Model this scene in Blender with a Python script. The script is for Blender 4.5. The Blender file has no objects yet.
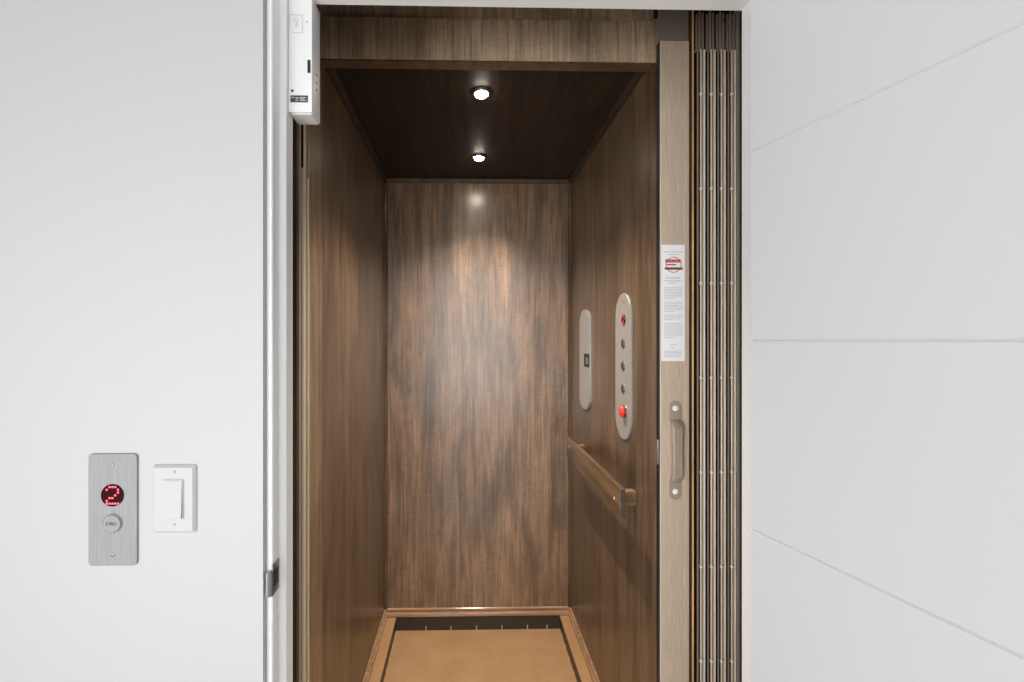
import bpy, bmesh, math
from mathutils import Vector, Matrix

S = bpy.context.scene
COL = S.collection

# ------------------------------------------------------------------ camera
EYE = 1.43                      # eye height above both floors
F = 455.0                       # focal length in pixels of the 1024 wide frame
YAW = math.radians(1.18)
VPX, VPY = 467.0, 340.0         # where the cab's long edges meet
CX = VPX + F * math.tan(YAW)
cam_d = bpy.data.cameras.new('camera')
cam = bpy.data.objects.new('camera', cam_d)
COL.objects.link(cam)
cam.location = (0, 0, EYE)
cam.rotation_euler = (math.pi / 2, 0, -YAW)
cam_d.sensor_width = 36.0
cam_d.lens = F / 1024 * 36.0
cam_d.shift_x = (512 - CX) / 1024
cam_d.shift_y = (VPY - 341) / 1024
cam_d.clip_start = 0.01
S.camera = cam

# ------------------------------------------------------------------ world, lamps, exposure
S.view_settings.view_transform = 'Standard'
S.view_settings.look = 'None'
S.view_settings.gamma = 1.0
S.view_settings.use_curve_mapping = False
S.view_settings.exposure = 0.0
W = bpy.data.worlds.new('hall_daylight')
S.world = W
W.use_nodes = True
W.node_tree.nodes['Background'].inputs[0].default_value = (0.97, 0.985, 1.0, 1)
W.node_tree.nodes['Background'].inputs[1].default_value = 0.2


def area(name, loc, rot, sx, sy, power, color=(1, 1, 1)):
    d = bpy.data.lights.new(name, 'AREA')
    d.shape = 'RECTANGLE'
    d.size, d.size_y, d.energy, d.color = sx, sy, power, color
    o = bpy.data.objects.new(name, d)
    COL.objects.link(o)
    o.location, o.rotation_euler = loc, rot
    return o


area('rear_fill_light', (0.2, -2.42, 1.50), (math.radians(90), 0, 0), 2.8, 2.3, 52, (0.975, 0.99, 1.0))  # added window-sized frontal fill; also the bright shape mirrored in the rear panel
area('side_fill_light', (-2.05, -0.9, 1.40), (math.radians(90), 0, math.radians(-90)), 1.2, 1.8, 26, (0.975, 0.99, 1.0))  # added side fill, lifts the open door and the gate folds
# added unseen fill light, low behind the camera, brightening header and gate post
lamp = area('low_fill_light', (-1.30, -1.35, 0.62), (math.radians(106), 0, math.radians(-33)), 0.7, 0.85, 6.8, (1.0, 0.985, 0.96))
lamp.data.spread = math.radians(70)


# ------------------------------------------------------------------ photo ray -> point in the place
def ray(px, py):
    u, v = (px - CX) / F, (py - VPY) / F
    return Vector((math.sin(YAW) + u * math.cos(YAW), math.cos(YAW) - u * math.sin(YAW), -v))


def at(px, py, Y):
    d = ray(px, py)
    p = d * (Y / d.y)
    return Vector((p.x, p.y, p.z + EYE))


def onx(px, py, X):
    d = ray(px, py)
    p = d * (X / d.x)
    return Vector((p.x, p.y, p.z + EYE))


def onz(px, py, Z):
    d = ray(px, py)
    p = d * ((Z - EYE) / d.z)
    return Vector((p.x, p.y, Z))


def ax(px, Y):
    return at(px, VPY, Y).x


# ------------------------------------------------------------------ materials
def mat(name, rgb, rough=0.5, metal=0.0, spec=0.5, emit=None, strength=0.0):
    m = bpy.data.materials.new(name)
    m.use_nodes = True
    b = m.node_tree.nodes['Principled BSDF']
    b.inputs['Base Color'].default_value = (*rgb, 1)
    b.inputs['Roughness'].default_value = rough
    b.inputs['Metallic'].default_value = metal
    b.inputs['Specular IOR Level'].default_value = spec
    if emit:
        b.inputs['Emission Color'].default_value = (*emit, 1)
        b.inputs['Emission Strength'].default_value = strength
    return m


def add(m, kind, **kw):
    n = m.node_tree.nodes.new(kind)
    for k, v in kw.items():
        setattr(n, k, v)
    return n


def noise(m, vec, scale, detail=4.0, rough=0.55, stretch=(1, 1, 1), offs=(0, 0, 0), dist=0.0):
    L = m.node_tree.links
    mp = add(m, 'ShaderNodeMapping')
    mp.inputs['Scale'].default_value = stretch
    mp.inputs['Location'].default_value = offs
    L.new(vec, mp.inputs['Vector'])
    n = add(m, 'ShaderNodeTexNoise')
    n.inputs['Scale'].default_value = scale
    n.inputs['Detail'].default_value = detail
    n.inputs['Roughness'].default_value = rough
    n.inputs['Distortion'].default_value = dist
    L.new(mp.outputs['Vector'], n.inputs['Vector'])
    return n.outputs['Fac']


def ramp(m, fac, stops):
    r = add(m, 'ShaderNodeValToRGB')
    e = r.color_ramp.elements
    while len(e) < len(stops):
        e.new(0.5)
    for el, (p, c) in zip(e, stops):
        el.position = p
        el.color = (*c, 1) if len(c) == 3 else c
    m.node_tree.links.new(fac, r.inputs['Fac'])
    return r.outputs['Color']


def mix(m, a, b, fac, blend='MIX'):
    n = add(m, 'ShaderNodeMix', data_type='RGBA', blend_type=blend)
    L = m.node_tree.links
    if isinstance(fac, float):
        n.inputs['Factor'].default_value = fac
    else:
        L.new(fac, n.inputs['Factor'])
    for s, v in ((6, a), (7, b)):
        if isinstance(v, tuple):
            n.inputs[s].default_value = (*v, 1)
        else:
            L.new(v, n.inputs[s])
    return n.outputs[2]


def wood(name, dark, mid, light, grain='Z', rough=0.36, seed=0.0, figure=0.35, blotch=0.5, spec=0.5):
    """stained maple: long soft streaks along the grain, cloudy blotches, fine cross figure, pore lines"""
    m = mat(name, mid, rough, spec=spec)
    b = m.node_tree.nodes['Principled BSDF']
    tc = add(m, 'ShaderNodeTexCoord').outputs['Object']
    k = {'X': (0.07, 1, 1), 'Y': (1, 0.07, 1), 'Z': (1, 1, 0.07)}[grain]
    k2 = {'X': (0.35, 1, 1), 'Y': (1, 0.35, 1), 'Z': (1, 1, 0.35)}[grain]
    kc = {'X': (1, 0.2, 0.2), 'Y': (0.2, 1, 0.2), 'Z': (0.22, 0.22, 1)}[grain]
    o = (seed * 3.7, seed * 1.3, seed * 2.1)
    streak = noise(m, tc, 24, 6, 0.62, k, o, 0.5)
    cloud = noise(m, tc, 5.5, 5, 0.6, k2, o, 1.2)
    fig = noise(m, tc, 70, 4, 0.6, kc, o, 1.6)
    pore = noise(m, tc, 240, 2, 0.5, tuple(v if v == 1 else 0.02 for v in k), o)
    c = ramp(m, streak, [(0.25, dark), (0.5, mid), (0.78, light)])
    cl = ramp(m, cloud, [(0.30, (0.42, 0.42, 0.44)), (0.52, (0.95, 0.95, 0.95)), (0.72, (1.45, 1.36, 1.28))])
    c = mix(m, c, cl, blotch, 'MULTIPLY')
    fg = ramp(m, fig, [(0.32, (0.62, 0.62, 0.62)), (0.68, (1.3, 1.3, 1.3))])
    c = mix(m, c, fg, figure, 'MULTIPLY')
    pr = ramp(m, pore, [(0.36, (0.55, 0.55, 0.55)), (0.50, (1, 1, 1))])
    c = mix(m, c, pr, 0.6, 'MULTIPLY')
    fine = noise(m, tc, 110, 4, 0.65, tuple(v if v == 1 else 0.045 for v in k), o, 0.3)
    c = mix(m, c, ramp(m, fine, [(0.34, (0.66, 0.64, 0.62)), (0.66, (1.26, 1.26, 1.24))]), 0.75, 'MULTIPLY')
    m.node_tree.links.new(c, b.inputs['Base Color'])
    bp = add(m, 'ShaderNodeBump')
    bp.inputs['Strength'].default_value = 0.06
    bp.inputs['Distance'].default_value = 0.002
    m.node_tree.links.new(fig, bp.inputs['Height'])
    m.node_tree.links.new(bp.outputs['Normal'], b.inputs['Normal'])
    return m


def painted(name, rgb, rough, bump=0.03, scale=260):
    m = mat(name, rgb, rough)
    tc = add(m, 'ShaderNodeTexCoord').outputs['Object']
    n = noise(m, tc, scale, 3, 0.5)
    bp = add(m, 'ShaderNodeBump')
    bp.inputs['Strength'].default_value = bump
    bp.inputs['Distance'].default_value = 0.0015
    m.node_tree.links.new(n, bp.inputs['Height'])
    m.node_tree.links.new(bp.outputs['Normal'], m.node_tree.nodes['Principled BSDF'].inputs['Normal'])
    return m


def brushed(name, rgb, rough, axis='X', metal=1.0):
    m = mat(name, rgb, rough, metal)
    tc = add(m, 'ShaderNodeTexCoord').outputs['Object']
    st = {'X': (0.02, 1, 1), 'Y': (1, 0.02, 1), 'Z': (1, 1, 0.02)}[axis]
    n = noise(m, tc, 900, 2, 0.5, st)
    c = ramp(m, n, [(0.35, tuple(v * 0.86 for v in rgb)), (0.65, tuple(min(1, v * 1.1) for v in rgb))])
    m.node_tree.links.new(c, m.node_tree.nodes['Principled BSDF'].inputs['Base Color'])
    return m


WALL = painted('wall_paint', (0.475, 0.481, 0.488), 0.6)
TRIM = painted('trim_paint', (0.84, 0.845, 0.852), 0.4, 0.015)
DOOR = painted('door_paint', (0.61, 0.622, 0.638), 0.42, 0.02)
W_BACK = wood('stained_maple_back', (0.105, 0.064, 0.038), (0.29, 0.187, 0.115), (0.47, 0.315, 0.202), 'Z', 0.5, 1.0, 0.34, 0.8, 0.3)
_b = W_BACK.node_tree.nodes['Principled BSDF']     # clear lacquer over the stained rear panel
_b.inputs['Coat Weight'].default_value = 1.0
_b.inputs['Coat Roughness'].default_value = 0.27
_b.inputs['Coat IOR'].default_value = 1.9
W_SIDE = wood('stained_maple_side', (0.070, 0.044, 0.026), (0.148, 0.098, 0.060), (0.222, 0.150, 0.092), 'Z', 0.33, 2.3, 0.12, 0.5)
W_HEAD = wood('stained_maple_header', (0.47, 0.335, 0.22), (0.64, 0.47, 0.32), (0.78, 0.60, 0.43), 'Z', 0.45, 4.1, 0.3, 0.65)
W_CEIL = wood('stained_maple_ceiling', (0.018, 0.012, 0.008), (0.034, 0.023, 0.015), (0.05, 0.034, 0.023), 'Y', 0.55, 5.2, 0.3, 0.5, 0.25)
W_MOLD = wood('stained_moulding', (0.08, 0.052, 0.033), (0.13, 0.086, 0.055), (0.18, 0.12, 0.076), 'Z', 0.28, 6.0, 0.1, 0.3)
W_BASE = wood('stained_base_moulding', (0.34, 0.20, 0.115), (0.48, 0.30, 0.18), (0.60, 0.39, 0.25), 'X', 0.17, 6.6, 0.1, 0.3)
W_RAIL = wood('handrail_wood', (0.10, 0.058, 0.030), (0.185, 0.112, 0.060), (0.29, 0.18, 0.10), 'Y', 0.30, 7.7, 0.25, 0.6)
W_BLOCK = wood('handrail_block_wood', (0.25, 0.15, 0.08), (0.36, 0.22, 0.12), (0.45, 0.29, 0.17), 'X', 0.4, 8.3, 0.2, 0.3)
W_ENDG = wood('handrail_end_grain', (0.05, 0.035, 0.028), (0.09, 0.065, 0.05), (0.14, 0.10, 0.08), 'Z', 0.6, 8.8, 0.3, 0.3)
W_HONEY = wood('honey_wood', (0.50, 0.25, 0.085), (0.68, 0.38, 0.15), (0.82, 0.50, 0.22), 'Z', 0.35, 9.1, 0.1, 0.3)
W_STILE = wood('stained_maple_stile', (0.19, 0.126, 0.08), (0.27, 0.185, 0.12), (0.34, 0.24, 0.16), 'Z', 0.30, 13.0, 0.3, 0.5)
W_DARK = wood('dark_edge_wood', (0.03, 0.019, 0.012), (0.065, 0.043, 0.029), (0.11, 0.075, 0.05), 'Z', 0.5, 9.9, 0.3, 0.5)
FLOOR = painted('tan_floor_covering', (0.50, 0.305, 0.155), 0.36, 0.05, 120)
_tc = add(FLOOR, 'ShaderNodeTexCoord').outputs['Object']
FLOOR.node_tree.links.new(ramp(FLOOR, noise(FLOOR, _tc, 9, 4, 0.55), [(0.3, (0.47, 0.28, 0.14)), (0.7, (0.54, 0.335, 0.175))]),
                          FLOOR.node_tree.nodes['Principled BSDF'].inputs['Base Color'])
DARKMETAL = mat('dark_brown_metal', (0.045, 0.036, 0.029), 0.45)
SHAFT = mat('shaft_block', (0.05, 0.05, 0.05), 0.9)
TAUPE = brushed('taupe_anodised', (0.62, 0.50, 0.39), 0.42, 'Z', 0.15)
TAUPE_D = brushed('taupe_dark', (0.42, 0.34, 0.27), 0.40, 'Z', 0.2)
BRONZE = brushed('bronze_fold', (0.36, 0.31, 0.245), 0.34, 'Z', 0.3)
BRONZE_D = mat('bronze_dark_and_shade', (0.018, 0.016, 0.013), 0.85, spec=0.08)  # also gives the gaps between gate folds their shade
GOLD = brushed('champagne_metal', (0.74, 0.57, 0.41), 0.30, 'Z', 0.1)
PALE = brushed('pale_metal', (0.76, 0.71, 0.65), 0.32, 'Z', 0.1)  # right fold edges hold the door's reflected light; knuckles use it too
CHAMP = brushed('pale_champagne', (0.80, 0.68, 0.49), 0.32, 'Z', 0.2)
STEEL = brushed('brushed_steel', (0.27, 0.273, 0.282), 0.6, 'Z', 0.2)
STEEL_V = brushed('brushed_steel_panel', (0.50, 0.49, 0.475), 0.40, 'Z', 0.5)
CHROME = mat('chrome', (0.80, 0.80, 0.80), 0.14, 1.0)
NICKEL = mat('satin_nickel', (0.30, 0.30, 0.31), 0.35, 0.9)
PLASTIC = mat('white_plastic', (0.49, 0.494, 0.50), 0.45, spec=0.25)
BOXPAINT = painted('white_powder_coat', (0.76, 0.765, 0.77), 0.35, 0.02)
GREYLINE = mat('grey_print', (0.55, 0.55, 0.56), 0.6)
BLACK = mat('black_recess', (0.012, 0.012, 0.013), 0.5)
LABELBLK = mat('dark_label', (0.05, 0.05, 0.055), 0.5)
PAPER = mat('paper', (0.90, 0.90, 0.91), 0.55)
INK = mat('pale_grey_ink', (0.52, 0.54, 0.58), 0.7)
REDINK = mat('red_ink', (0.62, 0.10, 0.07), 0.6)
DKRED = mat('dark_red_ink', (0.16, 0.03, 0.025), 0.6)
LED_BG = mat('dark_red_lens', (0.03, 0.001, 0.003), 0.5, spec=0.05)
LED = mat('red_led', (0.9, 0.05, 0.08), 0.4, emit=(1.0, 0.10, 0.14), strength=2.2)
REDKNOB = mat('red_knob', (0.80, 0.06, 0.035), 0.3)
LENS = mat('lamp_lens', (1, 1, 1), 0.4, emit=(1.0, 0.86, 0.70), strength=70.0)
HALLFLOOR = wood('hall_oak_floor', (0.50, 0.45, 0.39), (0.62, 0.56, 0.49), (0.72, 0.66, 0.58), 'Y', 0.4, 11.0, 0.2, 0.4)


# ------------------------------------------------------------------ mesh helpers
def box(bm, x0, x1, y0, y1, z0, z1, bev=0.0, seg=2):
    r = bmesh.ops.create_cube(bm, size=1.0)
    vs = r['verts']
    for v in vs:
        v.co = Vector(((x0 + x1) / 2 + v.co.x * (x1 - x0), (y0 + y1) / 2 + v.co.y * (y1 - y0), (z0 + z1) / 2 + v.co.z * (z1 - z0)))
    if bev:
        es = list({e for v in vs for e in v.link_edges})
        bmesh.ops.bevel(bm, geom=es, offset=bev, segments=seg, affect='EDGES', profile=0.6)


def prism(bm, pts, a0, a1, axis='Z'):
    """closed polygon pts (two coordinates) swept along an axis from a0 to a1"""
    def mk(p, a):
        return {'Z': (p[0], p[1], a), 'X': (a, p[0], p[1]), 'Y': (p[0], a, p[1])}[axis]
    lo = [bm.verts.new(mk(p, a0)) for p in pts]
    hi = [bm.verts.new(mk(p, a1)) for p in pts]
    n = len(pts)
    fs = [bm.faces.new(lo[::-1]), bm.faces.new(hi)]
    for i in range(n):
        fs.append(bm.faces.new((lo[i], lo[(i + 1) % n], hi[(i + 1) % n], hi[i])))
    return fs


def lathe(bm, prof, M, n=28):
    """profile [(r, h)...] turned around local z, placed by matrix M"""
    rings = []
    for r, h in prof:
        if r < 1e-6:
            rings.append([bm.verts.new(M @ Vector((0, 0, h)))])
        else:
            rings.append([bm.verts.new(M @ Vector((r * math.cos(2 * math.pi * i / n), r * math.sin(2 * math.pi * i / n), h))) for i in range(n)])
    for a, b in zip(rings, rings[1:]):
        for i in range(n):
            j = (i + 1) % n
            if len(a) == 1 and len(b) == 1:
                continue
            if len(a) == 1:
                bm.faces.new((a[0], b[i], b[j]))
            elif len(b) == 1:
                bm.faces.new((a[i], b[0], a[j]))
            else:
                bm.faces.new((a[i], b[i], b[j], a[j]))


def frame(origin, normal, up=(0, 0, 1)):
    """matrix whose local z is normal and local y is up"""
    z = Vector(normal).normalized()
    x = Vector(up).cross(z).normalized()
    y = z.cross(x)
    return Matrix(((x.x, y.x, z.x, origin[0]), (x.y, y.y, z.y, origin[1]), (x.z, y.z, z.z, origin[2]), (0, 0, 0, 1)))


def rrect(w, h, r, n=6):
    pts = []
    for cx, cy, a0 in ((w / 2 - r, h / 2 - r, 0), (-w / 2 + r, h / 2 - r, 90), (-w / 2 + r, -h / 2 + r, 180), (w / 2 - r, -h / 2 + r, 270)):
        for i in range(n + 1):
            a = math.radians(a0 + 90 * i / n)
            pts.append((cx + r * math.cos(a), cy + r * math.sin(a)))
    return pts


def slab(bm, pts, M, h0, h1, cham=0.0):
    """outline pts in the local xy plane of M, from height h0 to h1, with a chamfered front edge"""
    rings = [(1.0, h0, 0.0)]
    if cham:
        rings += [(1.0, h1 - cham, 0.0), (1.0, h1, cham)]
    else:
        rings += [(1.0, h1, 0.0)]
    cx = sum(p[0] for p in pts) / len(pts)
    cy = sum(p[1] for p in pts) / len(pts)
    mx = max(abs(p[0] - cx) for p in pts)
    my = max(abs(p[1] - cy) for p in pts)
    vr = []
    for _, h, c in rings:
        vr.append([bm.verts.new(M @ Vector((cx + (p[0] - cx) * (1 - c / mx), cy + (p[1] - cy) * (1 - c / my), h))) for p in pts])
    n = len(pts)
    for a, b in zip(vr, vr[1:]):
        for i in range(n):
            j = (i + 1) % n
            bm.faces.new((a[i], a[j], b[j], b[i]))
    bm.faces.new(vr[0][::-1])
    bm.faces.new(vr[-1])


def obj(name, bm, m, parent=None, origin=None, smooth=None):
    bmesh.ops.recalc_face_normals(bm, faces=bm.faces)
    me = bpy.data.meshes.new(name)
    off = Vector((0, 0, 0))
    if parent is not None:
        p = parent
        while p is not None:
            off += p.location
            p = p.parent
    elif origin is not None:
        off = Vector(origin)
    for v in bm.verts:
        v.co -= off
    bm.to_mesh(me)
    bm.free()
    o = bpy.data.objects.new(name, me)
    COL.objects.link(o)
    if parent is not None:
        o.parent = parent
    elif origin is not None:
        o.location = origin
    me.materials.append(m)
    if smooth:
        me.shade_smooth()
        me.set_sharp_from_angle(angle=math.radians(smooth))
    return o


def thing(name, label, cat, loc, group=None):
    o = bpy.data.objects.new(name, None)
    COL.objects.link(o)
    o.location = loc
    o.empty_display_size = 0.05
    o['label'], o['category'] = label, cat
    if group:
        o['group'] = group
    return o


def struct(name, bm, m, smooth=None):
    o = obj(name, bm, m, smooth=smooth)
    o['kind'] = 'structure'
    return o


def B(*args, **kw):
    bm = bmesh.new()
    box(bm, *args, **kw)
    return bm


# ------------------------------------------------------------------ main planes
YW = 0.740                                   # hall wall face
YJ = 0.751                                   # front edge of the jambs
XWL = ax(263, YW)                            # left edge of the opening in the wall
XJL0, XJL = XWL - 0.0, ax(272, YJ)           # left jamb face (rabbet)
YS = XJL / ray(280, VPY).x * ray(280, VPY).y  # stop front
XSL = ax(286, YS)
YE = XSL / ray(293, VPY).x * ray(293, VPY).y  # stop rear = back of the wall
XSR = ax(741.5, YE)
XJR = XSR + (XSL - XJL)
XWR = XJR + 0.010
ZS = at(500, 7.6, YE).z                      # underside of head stop
ZJ = ZS + (XSL - XJL)
ZW = ZJ + 0.010
YB = 2.261                                   # cab rear panel
XL, XR = ax(385, YB), ax(570.5, YB)
ZC = at(478, 180, YB).z
YH = 1.215                                   # front of the cab header
HALL_L, HALL_R, HALL_B, HALL_H = -2.1, 1.9, -2.5, 2.75

# ------------------------------------------------------------------ hall
bm = bmesh.new()
box(bm, HALL_L - 0.1, XWL, YW, YE, 0, HALL_H)
box(bm, XWR, HALL_R + 0.1, YW, YE, 0, HALL_H)
box(bm, XWL, XWR, YW, YE, ZW, HALL_H)
struct('wall_front', bm, WALL)
struct('floor_hall', B(HALL_L - 0.1, HALL_R + 0.1, HALL_B, 1.10, -0.06, 0), HALLFLOOR)
struct('ceiling_hall', B(HALL_L - 0.1, HALL_R + 0.1, HALL_B, YE, HALL_H, HALL_H + 0.06), WALL)
struct('wall_hall_left', B(HALL_L - 0.1, HALL_L, HALL_B, YW, 0, HALL_H), WALL)
struct('wall_hall_back', B(HALL_L - 0.1, HALL_R + 0.1, HALL_B - .1, HALL_B, 0, HALL_H), WALL)
struct('wall_hall_right', B(HALL_R, HALL_R + 0.1, HALL_B, YW, 0, HALL_H), WALL)
# jambs with their stops (one extrusion each)
bm = bmesh.new()
prism(bm, [(XWL + .0004, YJ), (XJL, YJ), (XJL, YS), (XSL, YS), (XSL, YE), (XWL + .0004, YE)], 0, ZS)
bmesh.ops.bevel(bm, geom=[e for e in bm.edges if abs(e.verts[0].co.z - e.verts[1].co.z) > 1], offset=0.0012, segments=2, affect='EDGES')
struct('trim_1', bm, TRIM, 35)
bm = bmesh.new()
prism(bm, [(XWR - .0004, YJ), (XJR, YJ), (XJR, YS), (XSR, YS), (XSR, YE), (XWR - .0004, YE)], 0, ZS)
bmesh.ops.bevel(bm, geom=[e for e in bm.edges if abs(e.verts[0].co.z - e.verts[1].co.z) > 1], offset=0.0012, segments=2, affect='EDGES')
struct('trim_2', bm, TRIM, 35)
bm = bmesh.new()
prism(bm, [(YJ, ZW - .0004), (YJ, ZJ), (YS, ZJ), (YS, ZS), (YE, ZS), (YE, ZW - .0004)], XWL + .0004, XWR - .0004, 'X')
bmesh.ops.bevel(bm, geom=[e for e in bm.edges if abs(e.verts[0].co.x - e.verts[1].co.x) > .3], offset=0.0012, segments=2, affect='EDGES')
struct('trim_3', bm, TRIM, 35)
# shaft round the cab
bm = bmesh.new()
SX0, SX1, SYB, SZ1 = -0.80, 0.98, 2.42, 2.95
box(bm, SX0 - .08, SX0, YE, SYB, -.1, SZ1)
box(bm, SX1, SX1 + .08, YE, SYB, -.1, SZ1)
box(bm, SX0 - .08, SX1 + .08, SYB, SYB + .08, -.1, SZ1)
box(bm, SX0 - .08, SX1 + .08, YE, SYB + .08, SZ1, SZ1 + .08)
box(bm, SX0 - .08, SX1 + .08, 1.10, SYB + .08, -.18, -.1)
box(bm, SX0, SX1, YE - 0.002, YE, HALL_H, SZ1)
struct('wall_shaft', bm, SHAFT)

# the open door on the right, grooved across at even heights
dh = Vector((ax(751, 0.735), 0.735, 0))
gro = 191.5 * 0.735 / F
ang = math.radians(104.3)
ddir = Vector((-math.cos(ang), -math.sin(ang), 0))   # from hinge edge towards the free edge
dnor = Vector((ddir.y, -ddir.x, 0))                  # out of the visible face
if dnor.x > 0:
    dnor = -dnor
DW, DT = 0.812, 0.040
zt = ZJ - 0.004
prof = [(-DT, 0.012), (0, 0.012)]
k = -4
while True:
    zc = EYE + k * gro
    k += 1
    if zc < 0.05:
        continue
    if zc > zt - 0.03:
        break
    prof += [(0, zc - 0.0022), (-0.0022, zc), (0, zc + 0.0022)]
prof += [(0, zt), (-DT, zt)]
bm = bmesh.new()
ra, rb = [], []
for s, (dist, ring) in zip((0, 1), ((0, ra), (DW, rb))):
    for d, z in prof:
        p = dh + ddir * dist + dnor * d
        ring.append(bm.verts.new((p.x, p.y, z)))
n = len(prof)
for i in range(n):
    bm.faces.new((ra[i], ra[(i + 1) % n], rb[(i + 1) % n], rb[i]))
bm.faces.new(ra)
bm.faces.new(rb[::-1])
door = struct('door_1', bm, DOOR)

# ------------------------------------------------------------------ cab shell
FT = 1.24                                    # where the side panels begin at the front
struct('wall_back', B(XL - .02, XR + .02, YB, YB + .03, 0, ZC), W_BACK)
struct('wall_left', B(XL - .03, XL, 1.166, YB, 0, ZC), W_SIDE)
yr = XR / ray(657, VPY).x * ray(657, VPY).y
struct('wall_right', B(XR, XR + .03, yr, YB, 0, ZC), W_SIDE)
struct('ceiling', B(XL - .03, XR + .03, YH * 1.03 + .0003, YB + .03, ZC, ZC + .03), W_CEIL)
struct('floor', B(XL - .03, XR + .03, 1.10, YB + .03, -.05, 0), FLOOR)
# front stile on the left panel, header, board above the header
ZH0 = at(490, 62, YH).z
ZH1 = at(490, 18.5, YH).z
XP = XL + 0.004
yp0 = XP / ray(308.5, VPY).x * ray(308.5, VPY).y
yp1 = XP / ray(322, VPY).x * ray(322, VPY).y
bm = B(XL + .0003, XP, yp0, yp1, 0, ZH0)
struct('trim_4', bm, W_STILE)
struct('trim_5', B(XL + .0003, XR - .0003, YH, YH * 1.03, ZH0 + .0045, ZH1, bev=0.002), W_HEAD, 35)
struct('header_shade_strip', B(XL + .0003, XR - .0003, YH + .0015, YH * 1.03, ZH0, ZH0 + .0043), W_MOLD)  # dark strip under the header, its colour stands in for underside shade
struct('trim_6', B(XL - .03, XR + .03, YH + .022, YH + .036, ZH1 + .0003, SZ1), W_HEAD)


# crown, corner and base mouldings
def quarter(r, n=6):
    # cove-like profile filling the corner: (0,0) is the corner
    pts = [(0, 0), (r, 0), (r, r * .22)]
    for i in range(1, n):
        a = math.radians(90 * i / n)
        pts.append((r * .3 + r * .55 * math.cos(a), r * .3 + r * .55 * math.sin(a)))
    pts += [(r * .22, r), (0, r)]
    return pts


R = 0.018
bm = bmesh.new()
prism(bm, [(YB - a, ZC - b) for a, b in quarter(R)], XL, XR, 'X')
struct('trim_7', bm, W_MOLD, 30)
bm = bmesh.new()
prism(bm, [(XL + a, ZC - b) for a, b in quarter(R)], YH * 1.03, YB - R, 'Y')
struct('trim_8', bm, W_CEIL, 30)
bm = bmesh.new()
prism(bm, [(XR - a, ZC - b) for a, b in quarter(R)], YH * 1.03, YB - R, 'Y')
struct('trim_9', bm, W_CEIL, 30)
Q = 0.014
ZL = at(478, 616.5, YB - .012).z             # top of the ledge along the floor
ZM = at(478, 607, YB).z                      # top of the base moulding
for nm, sx, x in (('trim_10', 1, XL), ('trim_11', -1, XR)):
    bm = bmesh.new()
    prism(bm, [(x + sx * a, YB - b) for a, b in quarter(Q)], ZM, ZC - R)
    struct(nm, bm, W_MOLD, 30)
LI = ax(396.6, YB) - XL                      # ledge width
bprof = [(0, 0), (.012, 0), (.0145, .10), (.0145, .34), (.012, .46), (.006, .52), (.006, .70), (.0085, .76), (.0095, .84), (.0085, .94), (.005, 1), (0, 1)]
hm = ZM - ZL
bm = bmesh.new()
prism(bm, [(YB - a, ZL + .0003 + b * hm) for a, b in bprof], XL, XR, 'X')
struct('baseboard_back', bm, W_BASE, 30)
bm = bmesh.new()
prism(bm, [(XL + a, ZL + .0003 + b * hm) for a, b in bprof], yp1, YB - .013, 'Y')
struct('baseboard_left', bm, W_BASE, 30)
bm = bmesh.new()
prism(bm, [(XR - a, ZL + .0003 + b * hm) for a, b in bprof], yr, YB - .013, 'Y')
struct('baseboard_right', bm, W_BASE, 30)
# ledges: tan covering on top, dark metal riser
bm = bmesh.new()
box(bm, XL + .0003, XL + LI, yp1, YB - .0003, ZL - .005, ZL, bev=.001)
struct('trim_12', bm, FLOOR, 35)
bm = bmesh.new()
box(bm, XR - LI, XR - .0003, yr, YB - .0003, ZL - .005, ZL, bev=.001)
struct('trim_13', bm, FLOOR, 35)
bm = bmesh.new()
box(bm, XL + .0003, XL + LI - .001, yp1, YB - .0003, 0, ZL - .0052)
box(bm, XR - LI + .001, XR - .0003, yr, YB - .0003, 0, ZL - .0052)
box(bm, XL + LI - .001, XR - LI + .001, YB - .014, YB - .0003, 0, ZL)
box(bm, XL + LI - .001, XR - LI + .001, YB - .016, YB - .014, 0, ZL - .008)
tt = struct('trim_14', bm, DARKMETAL)
# small bright pins along the floor edge
for px in (426, 451, 476.5, 502, 527.5, 547):
    x = ax(px, YB - .018)
    bm = bmesh.new()
    lathe(bm, [(0, 0.022), (.0022, .021), (.0022, 0), (0, 0)], Matrix.Translation((x, YB - .0185, .0003)), 10)
    obj('floor_pin', bm, CHAMP, tt, smooth=40)
for sx, x, ys in ((1, XL + LI, (1.95, 2.03, 2.12, 2.19)), (-1, XR - LI, (1.93, 2.02, 2.10, 2.18))):
    for y in ys:
        bm = bmesh.new()
        lathe(bm, [(0, 0.016), (.002, .015), (.002, 0), (0, 0)], Matrix.Translation((x + sx * .003, y, .0003)), 10)
        obj('floor_pin', bm, CHAMP, tt, smooth=40)

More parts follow.
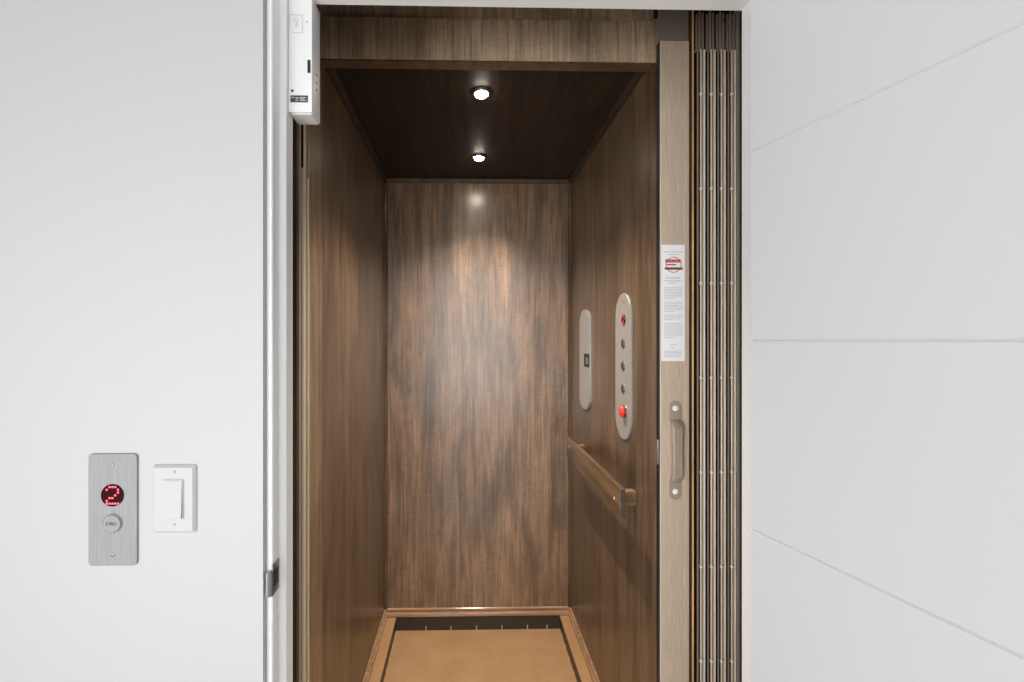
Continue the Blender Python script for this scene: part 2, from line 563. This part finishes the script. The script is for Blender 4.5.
# ------------------------------------------------------------------ cab downlights
for (px, py, lab) in ((481.5, 92, 'round ceiling downlight glowing warm white, the nearer one by the header'),
                      (479.0, 156.5, 'round ceiling downlight glowing warm white, the farther one towards the rear panel')):
    p = onz(px, py, ZC)
    t = thing('ceiling_downlight', lab, 'light', (p.x, p.y, ZC), 'cab ceiling downlights')
    Mx = Matrix.Translation((p.x, p.y, ZC - .0003)) @ Matrix.Rotation(math.pi, 4, 'X')
    bm = bmesh.new()
    lathe(bm, [(.030, 0), (.030, .003), (.028, .0055), (.0225, .007), (.021, .0055), (.021, 0)], Mx)
    obj('trim_ring', bm, NICKEL, t, smooth=40)
    bm = bmesh.new()
    lathe(bm, [(.0208, 0), (.0208, .0075), (.018, .0125), (.010, .016), (0, .017)], Mx)
    obj('lens', bm, LENS, t, smooth=60)
    d = bpy.data.lights.new('downlight_beam', 'SPOT')
    d.energy, d.color, d.shadow_soft_size = (74 if py < 120 else 50), (1.0, 0.87, 0.72), 0.018
    d.spot_size, d.spot_blend = math.radians(106), 1.0
    lo = bpy.data.objects.new('downlight_beam', d)
    COL.objects.link(lo)
    lo.parent = t
    lo.location = (0, 0, -.03)


# ------------------------------------------------------------------ text and dot matrices
def text_mesh(bm, s, size, M, depth=0.0004, bold=0.0):
    cu = bpy.data.curves.new('lettering', 'FONT')
    cu.body, cu.size, cu.align_x, cu.align_y, cu.extrude, cu.offset = s, size, 'CENTER', 'CENTER', depth, bold
    o = bpy.data.objects.new('lettering', cu)
    COL.objects.link(o)
    me = o.evaluated_get(bpy.context.evaluated_depsgraph_get()).to_mesh()
    vs = [bm.verts.new(M @ v.co) for v in me.vertices]
    for p in me.polygons:
        try:
            bm.faces.new([vs[i] for i in p.vertices])
        except ValueError:
            pass
    bpy.data.objects.remove(o)
    bpy.data.curves.remove(cu)


TWO = ('.XXX.', 'X...X', '....X', '...X.', '.XX..', 'X....', 'XXXXX')


def digit(bm, M, pitch, r):
    for j, row in enumerate(TWO):
        for i, ch in enumerate(row):
            if ch == 'X':
                lathe(bm, [(r, 0), (r * .8, r * .35), (0, r * .5)], M @ Matrix.Translation(((i - 2) * pitch, (3 - j) * pitch, 0)), 10)


# ------------------------------------------------------------------ hall call station
def screw(parent, M, r=.0028, m=NICKEL, name='screw'):
    bm = bmesh.new()
    lathe(bm, [(r, 0), (r, .0005), (r * .75, .0011), (r * .18, .0012), (r * .16, .0006), (0, .0006)], M, 16)
    return obj(name, bm, m, parent, smooth=40)


a, b = at(88.2, 454, YW - .003), at(137, 565.5, YW - .003)
cx, cz, w, h = (a.x + b.x) / 2, (a.z + b.z) / 2, b.x - a.x, a.z - b.z
t = thing('call_station', 'brushed steel elevator call plate with red 2 display, on the wall left of switch', 'call panel', (cx, YW, b.z))
M0 = frame((cx, YW - .0002, cz), (0, -1, 0))
bm = bmesh.new()
slab(bm, rrect(w, h, .0065), M0, 0, .0030, .0006)
obj('plate', bm, STEEL, t)
Md = frame(at(112.7, 495.2, YW - .0032), (0, -1, 0))
bm = bmesh.new()
lathe(bm, [(.0178, 0), (.0178, .0010), (.0168, .0012), (.0166, .0004), (0, .0004)], Md, 40)
disp = obj('display', bm, LED_BG, t, smooth=40)
bm = bmesh.new()
digit(bm, Md @ Matrix.Translation((0, 0, .0006)), .0044, .00165)
obj('digit', bm, LED, disp)
Mb = frame(at(112.7, 523.2, YW - .0032), (0, -1, 0))
bm = bmesh.new()
lathe(bm, [(.0158, 0), (.0158, .0008), (.0150, .0012), (.0143, .0008), (.0140, .0008), (.0138, .0022), (.0132, .0028), (0, .0028)], Mb, 40)
btn = obj('call_button', bm, STEEL, t, smooth=30)
bm = bmesh.new()
text_mesh(bm, 'CALL', .0074, Mb @ Matrix.Translation((0, 0, .0031)))
obj('lettering', bm, mat('engraved_grey', (0.10, 0.10, 0.11), .6), btn)
for py in (464.5, 555):
    screw(t, frame(at(112.5, py, YW - .0032), (0, -1, 0)))

# ------------------------------------------------------------------ light switch
a, b = at(153.5, 464.5, YW), at(197, 532, YW)
cx, cz, w, h = (a.x + b.x) / 2, (a.z + b.z) / 2, b.x - a.x, a.z - b.z
t = thing('light_switch', 'white plastic rocker light switch on the wall right of the steel plate', 'light switch', (cx, YW, b.z))
M0 = frame((cx, YW - .0002, cz), (0, -1, 0))
bm = bmesh.new()
slab(bm, rrect(w, h, .004), M0, 0, .0055, .0040)
obj('cover_plate', bm, PLASTIC, t)
a, b = at(164, 480.5, YW - .006), at(182.5, 518, YW - .006)
rx, rz, rw, rh = (a.x + b.x) / 2, (a.z + b.z) / 2, b.x - a.x, a.z - b.z
bm = bmesh.new()
slab(bm, rrect(rw + .004, rh + .004, .0015), frame((rx, YW - .0057, rz), (0, -1, 0)), 0, .0012, .0004)
fr = obj('rocker_frame', bm, PLASTIC, t)
bm = bmesh.new()
yr0 = YW - .0070
prism(bm, [(yr0, rz + rh / 2), (yr0 - .0010, rz + rh / 2), (yr0 - .0022, rz), (yr0 - .0036, rz - rh / 2), (yr0, rz - rh / 2)], rx - rw / 2, rx + rw / 2, 'X')
obj('rocker', bm, PLASTIC, t)
for py in (472, 524.5):
    screw(t, frame(at(174, py, YW - .0059), (0, -1, 0)), .0022, PLASTIC)

# ------------------------------------------------------------------ strike plate on the left jamb
t = thing('strike_plate', 'satin nickel strike plate with curved lip on the white left jamb', 'strike plate', (XJL, .765, 1.0))
zc_ = at(272, 580, YJ).z
hs = 0.0245
bm = bmesh.new()
# flat leaf on the rabbet face, lip curling round the jamb's front edge
lip = []
for i in range(9):
    a = math.radians(90 * i / 8)
    lip.append((XJL + .0022 - .008 * (1 - math.cos(a)) * 1.1, YJ - .0004 - .0025 - .006 * math.sin(a) + .001))
sec = [(XJL + .0003, YJ + .024), (XJL + .0022, YJ + .024), (XJL + .0022, YJ - .002)] + lip[1:] + \
      [(x - .0012, y + .0016) for x, y in lip[::-1][:-2]] + [(XJL + .0003, YJ - .0012)]
prism(bm, sec[:3] + [(XJL + .0003, YJ - .002 + .0004)], zc_ - hs, zc_ + hs)
prism(bm, sec[2:-1] + [(XJL + .0004, YJ - .0012)], zc_ - hs, zc_ + hs - .009)
obj('plate', bm, NICKEL, t, smooth=40)
bm = B(XJL + .0023, XJL + .0028, YJ + .003, YJ + .019, zc_ - .013, zc_ + .014, bev=.0004)
obj('latch_hole', bm, BLACK, t)
for dz in (.0185, -.0185):
    screw(t, frame((XJL + .0023, YJ + .011, zc_ + dz), (1, 0, 0)), .003)

# ------------------------------------------------------------------ interlock box at the head of the left jamb
ybx = XSL / ray(288, VPY).x * ray(288, VPY).y
a, b = at(288, 112, ybx), at(312, 112, ybx)
x0, x1, zb = XSL + .0004, b.x, a.z
yb1 = ybx * 1.0556
t = thing('interlock_box', 'white metal interlock box hanging at the top of the left door jamb', 'interlock box', ((x0 + x1) / 2, ybx, zb))
bm = B(x0, x1, ybx, yb1, zb, ZS - .0004, bev=.0016)
obj('housing', bm, BOXPAINT, t, smooth=40)
bm = B(x0 + .0045, x1 - .0025, ybx + .004, yb1 - .003, zb - .0022, zb - .0002)
obj('bottom_plate', bm, BOXPAINT, t)
bm = bmesh.new()
c0, c1 = at(289.5, 14.5, ybx - .0004), at(302.5, 33, ybx - .0004)
for (xa, xb, za, zb_) in ((c0.x, c1.x, c0.z - .0008, c0.z), (c1.x - .0008, c1.x, c1.z, c0.z), (c0.x + .006, c1.x, c1.z, c1.z + .0008), (c0.x, c0.x + .0005, c1.z + .012, c0.z)):
    box(bm, xa, xb, ybx - .0008, ybx - .0003, za, zb_)
st = obj('sticker_outline', bm, GREYLINE, t)
bm = bmesh.new()
lathe(bm, [(.0042, 0), (.0042, .0004), (.0030, .0004), (.0030, 0)], frame(at(296, 20, ybx - .0003), (0, -1, 0)), 18)
box(bm, *[v for v in (at(295.6, 25, ybx).x, at(297.2, 25, ybx).x)], ybx - .0007, ybx - .0003, at(296, 27, ybx).z, at(296, 23, ybx).z)
obj('emblem', bm, GREYLINE, t)
a, b = at(307.5, 60, ybx), at(310.6, 73, ybx)
obj('slot', B(a.x, b.x, ybx - .0006, ybx - .0002, b.z, a.z), BLACK, t)
a, b = at(290.5, 95.5, ybx), at(308, 102.5, ybx)
lb = obj('rating_label', B(a.x, b.x, ybx - .0006, ybx - .0002, b.z, a.z), LABELBLK, t)
bm = bmesh.new()
for (u0, u1, v) in ((.06, .22, .70), (.28, .5, .62), (.30, .46, .3), (.55, .9, .68), (.55, .8, .48), (.55, .93, .26)):
    box(bm, a.x + (b.x - a.x) * u0, a.x + (b.x - a.x) * u1, ybx - .0009, ybx - .0005, b.z + (a.z - b.z) * (v - .05), b.z + (a.z - b.z) * (v + .05))
obj('print', bm, GREYLINE, lb)
screw(t, frame(at(292.3, 90.8, ybx - .0002), (0, -1, 0)), .0022, BLACK)
screw(t, frame(at(307, 22, ybx - .0002), (0, -1, 0)), .0010, BLACK)
for z in (at(316, 68, ybx).z, at(316, 76, ybx).z, at(316, 83, ybx).z):
    screw(t, frame((x1 + .0002, ybx + .022, z), (1, 0, 0)), .0024, NICKEL)

# ------------------------------------------------------------------ gate strike channel on the left cab entrance
t = thing('strike_channel', 'bronze and champagne metal gate strike channel along the left cab entrance', 'channel', (XL, 1.12, 0))
ztop = 2.15
zn = at(301, 168, 1.13).z
zn2 = at(307, 178, 1.15).z


def strip(name, pa, pb, Y, thick, z0, z1, m, parent):
    return obj(name, B(ax(pa, Y), ax(pb, Y), Y, Y + thick, z0, z1, bev=.0004), m, parent)


strip('mounting_strip', 288, 296.6, 1.098, .016, 0, ztop, W_DARK, t)
strip('rib', 295.5, 299.4, 1.114, .012, 0, ztop, TAUPE_D, t)
strip('channel_back', 298.0, 304.0, 1.1385, .008, 0, ztop, BRONZE_D, t)
strip('rib', 299.3, 300.9, 1.1265, .012, 0, zn, TAUPE_D, t)
strip('rib', 301.4, 302.9, 1.1265, .012, 0, zn, TAUPE, t)
strip('rib', 303.2, 304.2, 1.131, .012, 0, ztop, CHAMP, t)
strip('rib', 304.2, 306.4, 1.143, .010, 0, ztop, BRONZE, t)
fl = strip('flange', 306.2, 308.6, 1.148, .006, 0, zn2, CHAMP, t)
strip('flange', 306.2, 308.6, 1.148, .006, zn2, ztop, BRONZE, t)
a, b = at(305.4, 440, 1.1475), at(306.6, 466, 1.1475)
obj('keeper_slot', B(a.x, b.x, 1.1424, 1.1428, b.z, a.z), BLACK, t)

# ------------------------------------------------------------------ car operating panel and phone panel
XI = XR


def stadium(y0, y1, z0, z1, tip=.06, n=10):
    """plate outline with elliptical ends, local x runs along the wall"""
    w, h = (y1 - y0), (z1 - z0)
    pts = []
    for s in (1, -1):
        for i in range(n + 1):
            a = math.pi * i / n
            pts.append((s * w / 2 * math.cos(a), s * (h / 2 - tip) + s * tip * math.sin(a)))
    return pts


def panel_frame(pxl, pxr, ptop, pbot):
    y0, y1 = onx(pxr, VPY, XI).y, onx(pxl, VPY, XI).y
    ym = (y0 + y1) / 2
    pm = (pxl + pxr) / 2
    z1, z0 = onx(pm, ptop, XI).z, onx(pm, pbot, XI).z
    return y0, y1, ym, z0, z1


y0, y1, ym, z0, z1 = panel_frame(617, 632.5, 293, 439.5)
t = thing('control_panel', 'long brushed steel car operating panel with round buttons and red stop knob', 'control panel', (XI, ym, z0))
Mp = frame((XI - .0003, ym, (z0 + z1) / 2), (-1, 0, 0))
bm = bmesh.new()
slab(bm, stadium(y0, y1, z0, z1, .075), Mp, 0, .0055, .0012)
obj('plate', bm, STEEL_V, t, smooth=30)
Xp = XI - .0060


def on_panel(px, py):
    return frame(onx(px, py, Xp), (-1, 0, 0))


Md = on_panel(623.6, 320)
bm = bmesh.new()
lathe(bm, [(.0185, 0), (.0185, .001), (.017, .0012), (.017, .0004), (0, .0004)], Md, 36)
dsp = obj('display', bm, LED_BG, t, smooth=40)
bm = bmesh.new()
digit(bm, Md @ Matrix.Translation((0, 0, .0006)), .0043, .0013)
obj('digit', bm, LED, dsp)
for py in (343.5, 366, 388.5):
    Mb = on_panel(623.2, py)
    bm = bmesh.new()
    lathe(bm, [(.0165, 0), (.0165, .001), (.0155, .0016), (.0148, .0012), (.0143, .0028), (.013, .0034), (0, .0036)], Mb, 36)
    bt = obj('floor_button', bm, NICKEL, t, smooth=30)
    bm = bmesh.new()
    slab(bm, rrect(.010, .019, .003), Mb, .0037, .0043)
    obj('marking', bm, LABELBLK, bt)
Mk = on_panel(624.6, 411.5)
bm = bmesh.new()
lathe(bm, [(.010, 0), (.010, .003), (.016, .004), (.0185, .007), (.0185, .011), (.016, .0145), (.008, .016), (0, .0165)], Mk, 32)
obj('stop_knob', bm, REDKNOB, t, smooth=35)
bm = bmesh.new()
lathe(bm, [(.021, 0), (.021, .002), (.019, .003), (.0105, .003), (.0105, 0)], Mk, 32)
obj('knob_collar', bm, NICKEL, t, smooth=35)
screw(t, frame(onx(618.8, 422, Xp), (-1, 0, 0)), .003)
screw(t, frame(onx(624, 303, Xp), (-1, 0, 0)), .003)

y0, y1, ym, z0, z1 = panel_frame(581.5, 591.5, 309.5, 409.5)
t = thing('phone_panel', 'narrow steel plate with small dark window on the right wall, left of the button panel', 'phone panel', (XI, ym, z0))
Mp = frame((XI - .0003, ym, (z0 + z1) / 2), (-1, 0, 0))
bm = bmesh.new()
slab(bm, stadium(y0, y1, z0, z1, .052), Mp, 0, .0095, .0014)
obj('plate', bm, STEEL_V, t, smooth=30)
Xq = XI - .0100
a, b = onx(584.2, 353.5, Xq), onx(589.2, 367.5, Xq)
bm = B(Xq - .0010, Xq, min(a.y, b.y), max(a.y, b.y), b.z, a.z, bev=.0003)
w_ = obj('window', bm, BLACK, t)
bm = B(Xq - .0014, Xq - .0011, min(a.y, b.y) + .012, max(a.y, b.y) - .03, b.z + .012, a.z - .014)
obj('inset', bm, mat('grey_inset', (.16, .16, .16), .4), w_)

# ------------------------------------------------------------------ handrail
XF = 0.437
ya, yb = onx(620.3, VPY, XF).y, onx(566.2, VPY, XF).y
zr1 = onx(620.3, 489, XF).z
zr0 = onx(620.3, 519, XF).z
t = thing('handrail', 'flat stained wood handrail board on two blocks along the right wall', 'handrail', (XI, (ya + yb) / 2, zr0))
obj('rail', B(XF, XF + .0155, ya + .0006, yb, zr0, zr1, bev=.0025), W_RAIL, t, smooth=40)
obj('end_grain', B(XF + .002, XF + .0135, ya, ya + .0007, zr0 + .002, zr1 - .002), W_ENDG, t)
z1b, z0b = onx(634, 489.5, XI).z, onx(634, 503.5, XI).z
for ybk in (onx(636.5, VPY, XI).y, 1.978):
    bl = obj('block', B(XF + .0157, XI - .0003, ybk, ybk + .032, z0b, z1b, bev=.002), W_BLOCK, t, smooth=40)
for px, py in ((614.2, 498.5), (568.6, 446.5)):
    screw(t, frame(onx(px, py, XF - .0002), (-1, 0, 0)), .0055, CHAMP)

# ------------------------------------------------------------------ accordion gate folded on the right
YG = 1.09
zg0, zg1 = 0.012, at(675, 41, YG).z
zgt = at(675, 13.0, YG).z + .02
XG0, XG1 = ax(660.3, YG), ax(689.6, YG)
t = thing('accordion_gate', 'bronze folding accordion gate stacked open at the right side of the cab', 'gate', ((XG0 + XG1) / 2 + .04, YG, 0))
wp = XG1 - XG0


def post_profile():
    pts = [(XG0, YG + .017), (XG0, YG + .002), (XG0 + .002, YG)]
    for u in (.22, .30, .58, .80, .86):
        x = XG0 + wp * u
        pts += [(x - .0010, YG), (x, YG + .0013), (x + .0010, YG)]
    pts += [(XG1 - .002, YG), (XG1, YG + .002), (XG1, YG + .017)]
    return pts


bm = bmesh.new()
prism(bm, post_profile(), zg0, zg1)
post = obj('lead_post', bm, TAUPE, t)
for px, py in ((666, 594.6), (666, 616)):
    screw(post, frame(at(px, py, YG - .0002), (0, -1, 0)), .0022, CHAMP)
screw(post, frame(at(661.5, 90, YG - .0002), (0, -1, 0)), .0022, CHAMP)
obj('post_hanger_shaded', B(XG0 + .001, XG1 - .001, YG + .004, YG + .016, zg1, zgt), mat('hanger_shade_grey', (.24, .205, .165), .45), t)  # hanger toned dark to carry the door head's shadow
# latch bar behind the post
obj('post_side_strip', B(XG0 - .0022, XG0 - .0001, YG + .003, YG + .0175, zg0, zg1), BLACK, t)  # black strip along the post's left side
a, b = at(660, 440, YG), at(660, 465, YG)
obj('latch', B(XG0 - .0042, XG0 - .0023, YG + .004, YG + .015, b.z, a.z, bev=.0006), CHROME, t)
# honey wood edge strip
obj('edge_backing', B(ax(689.9, YG + .009), ax(691.9, YG + .009), YG + .009, YG + .075, zg0, zgt), W_DARK, t)
xh0, xh1 = ax(691.95, YG + .006), ax(694.6, YG + .006)
bm = bmesh.new()
prism(bm, [(xh0, YG + .075), (xh0, YG + .010), (xh0 + (xh1 - xh0) * .5, YG + .008), (xh1 - .002, YG + .006), (xh1, YG + .010), (xh1, YG + .075)], zg0, zgt)
obj('edge_strip', bm, W_HONEY, t, smooth=50)
# folds: two leaves meeting at a rod
pitch = 94.35
pins = [660.5 - pitch * i for i in range(7)]
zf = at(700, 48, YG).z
for cxp in (700.9, 711.3, 721.5, 731.7):
    YR = YG + .0065
    xc = ax(cxp, YR)
    webs = ([(-.0085, .075), (-.0085, .0035), (-.0030, .0075), (-.0030, .075)],
            [(.0026, .075), (.0026, .0075), (.0066, .0035), (.0100, .0035), (.0100, .075)])
    edges = ([(-.0085, .0034), (-.0074, .0002), (-.0050, .0014), (-.0032, .0072)],
             [(.0066, .0034), (.0066, -.0004), (.0082, -.0010), (.0100, -.0012), (.0100, .0034)])
    for web, edge, me_ in zip(webs, edges, (BRONZE, PALE)):  # light off the door put into the paler right edges, left ones duller
        bm = bmesh.new()
        prism(bm, [(xc + x, YG + .006 + y) for x, y in web], zg0, zf)
        leaf = obj('fold_leaf', bm, BRONZE_D, t)  # near-black webs, the shade of the gaps put into their colour
        bm = bmesh.new()
        prism(bm, [(xc + x, YG + .006 + y) for x, y in edge], zg0, zf)
        obj('leaf_edge', bm, me_, leaf)
    bm = B(xc + .0030, xc + .0065, YG + .0085, YG + .0092, zg0, zf)
    obj('leaf_edge', bm, TAUPE_D, leaf)
    bm = bmesh.new()
    lathe(bm, [(0, zg0), (.0022, zg0), (.0022, zf), (0, zf)], Matrix.Translation((xc - .0003, YG + .0055, 0)), 12)
    rod = obj('hinge_rod', bm, GOLD, t, smooth=50)
    for py in pins:
        z = at(cxp, py, YR).z
        bm = bmesh.new()
        lathe(bm, [(.0026, -.0036), (.0040, -.0024), (.0040, .0024), (.0026, .0036)], Matrix.Translation((xc - .0003, YG + .0048, z)), 12)
        obj('hinge_knuckle', bm, PALE, rod, smooth=50)
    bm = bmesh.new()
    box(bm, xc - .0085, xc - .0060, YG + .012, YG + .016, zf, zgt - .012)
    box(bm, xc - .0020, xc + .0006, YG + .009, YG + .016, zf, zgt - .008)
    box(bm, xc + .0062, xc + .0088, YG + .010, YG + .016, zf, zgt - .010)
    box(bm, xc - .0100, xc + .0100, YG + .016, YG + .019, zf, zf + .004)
    obj('fold_hanger_shaded', bm, TAUPE_D, t)  # upper bars in a duller colour, standing for the head's shadow
# last leaf fixed to the side of the pocket
xe = ax(738.3, YG + .008)
bm = bmesh.new()
prism(bm, [(xe - .003, YG + .08), (xe - .003, YG + .011), (xe - .001, YG + .008), (xe + .003, YG + .008), (xe + .012, YG + .016), (xe + .012, YG + .08)], zg0, zgt)
obj('end_leaf', bm, BRONZE, t)
# overhead track and pocket behind the stack
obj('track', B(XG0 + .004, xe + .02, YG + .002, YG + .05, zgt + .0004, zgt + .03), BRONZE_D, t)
struct('trim_15', B(XR + .031, SX1, yr + .02, yr + .045, 0, SZ1), W_DARK)

# handle on the post
t_h = []
hx = at(675.0, 450, YG).x
zt1, zt0 = at(675, 401, YG).z, at(675, 499.5, YG).z
za, zb2 = at(675, 417.5, YG).z, at(675, 483.5, YG).z
bm = bmesh.new()
hw = .0143
for s, zc1, zc0 in ((1, zt1, za), (-1, zt0, zb2)):
    L_ = abs(zc1 - zc0)
    pts = [(-hw, -.004), (hw, -.004)]
    for i in range(13):
        a = math.pi * i / 12
        pts.append((hw * math.cos(a), (L_ - hw) + hw * math.sin(a)))
    Mh = frame((hx, YG - .0002, zc0), (0, -1, 0))
    pts = [(x, s * y) for x, y in pts]
    slab(bm, pts, Mh, 0, .0032, .0008)
# bowed grip
N = 14
ringp = []
for i in range(N + 1):
    u = i / N
    z = zb2 + .004 + (za - zb2 - .008) * u
    bow = min(1.0, math.sin(math.pi * u) * 3.2) ** .7
    prot = .0022 + .017 * bow
    hwid = .0118 + .0018 * (1 - math.sin(math.pi * u))
    ring = [(hx - hwid, YG - max(prot - .009, .0002)), (hx - hwid, YG - prot + .003), (hx - hwid + .003, YG - prot), (hx + hwid - .003, YG - prot), (hx + hwid, YG - prot + .003), (hx + hwid, YG - max(prot - .009, .0002))]
    ringp.append([bm.verts.new((x, y, z)) for x, y in ring])
for a, b in zip(ringp, ringp[1:]):
    for i in range(6):
        bm.faces.new((a[i], a[(i + 1) % 6], b[(i + 1) % 6], b[i]))
bm.faces.new(ringp[0][::-1])
bm.faces.new(ringp[-1])
hd = obj('handle', bm, TAUPE_D, t, smooth=35)
for py in (408.3, 491.6):
    screw(hd, frame(at(675.2, py, YG - .0036), (0, -1, 0)), .0068, mat('bright_rivet', (.93, .93, .93), .25))

# ------------------------------------------------------------------ printed notice on the post
yn = YG - .0004
a, b = at(661.3, 244.8, yn), at(684.7, 361, yn)
nw, nh = b.x - a.x, a.z - b.z
t = thing('safety_notice', 'tall white printed notice with red round emblem stuck on the taupe gate post', 'notice', ((a.x + b.x) / 2, yn, b.z))
obj('sheet', B(a.x, b.x, yn - .0006, yn, b.z, a.z), PAPER, t)
yi = yn - .0008


def P(u, v):
    return a.x + nw * u, a.z - nh * v


bm = bmesh.new()
ex, ez = P(.52, .172)
lathe(bm, [(nw * .335, 0), (nw * .335, .0003), (nw * .305, .0003), (nw * .305, 0)], frame((ex, yi + .0002, ez), (0, -1, 0)), 40)
obj('emblem', bm, REDINK, t)


def dashes(bm, rows, seed, y=yi, gap=.02):
    s = seed
    for v, u0, u1, th in rows:
        u = u0
        while u < u1:
            s = (s * 1103515245 + 12345) & 0x7fffffff
            ln = .045 + .10 * (s / 0x7fffffff)
            e = min(u + ln, u1)
            if e - u > .02:
                xa, z_ = P(u, v)
                xb, _ = P(e, v)
                box(bm, xa, xb, y - .0002, y, z_ - th * nh / 2, z_ + th * nh / 2)
            u = e + gap


bm = bmesh.new()
dashes(bm, [(.138, .16, .84, .016), (.150, .16, .86, .008)], 5, yi - .0004, .012)
obj('red_lettering', bm, REDINK, t)
bm = bmesh.new()
dashes(bm, [(.130, .17, .82, .006), (.172, .22, .62, .010), (.205, .14, .90, .020)], 9, yi - .0006, .010)
obj('dark_lettering', bm, DKRED, t)
bm = bmesh.new()
rows = [(.062, .12, .90, .007), (.083, .28, .76, .007), (.285, .18, .80, .009), (.310, .10, .90, .007), (.328, .32, .68, .006)]
v = .368
for para, nl in enumerate((8, 7, 4, 10)):
    for i in range(nl):
        rows.append((v, .12, .90 if i < nl - 1 else .55, .005))
        v += .0135
    v += .017
rows += [(.86, .34, .68, .005), (.885, .40, .60, .005)]
for i in range(5):
    rows.append((.915 + i * .0125, .12, .90, .005))
rows = [r for r in rows if r[0] < .975]
dashes(bm, rows, 21)
obj('print', bm, INK, t)
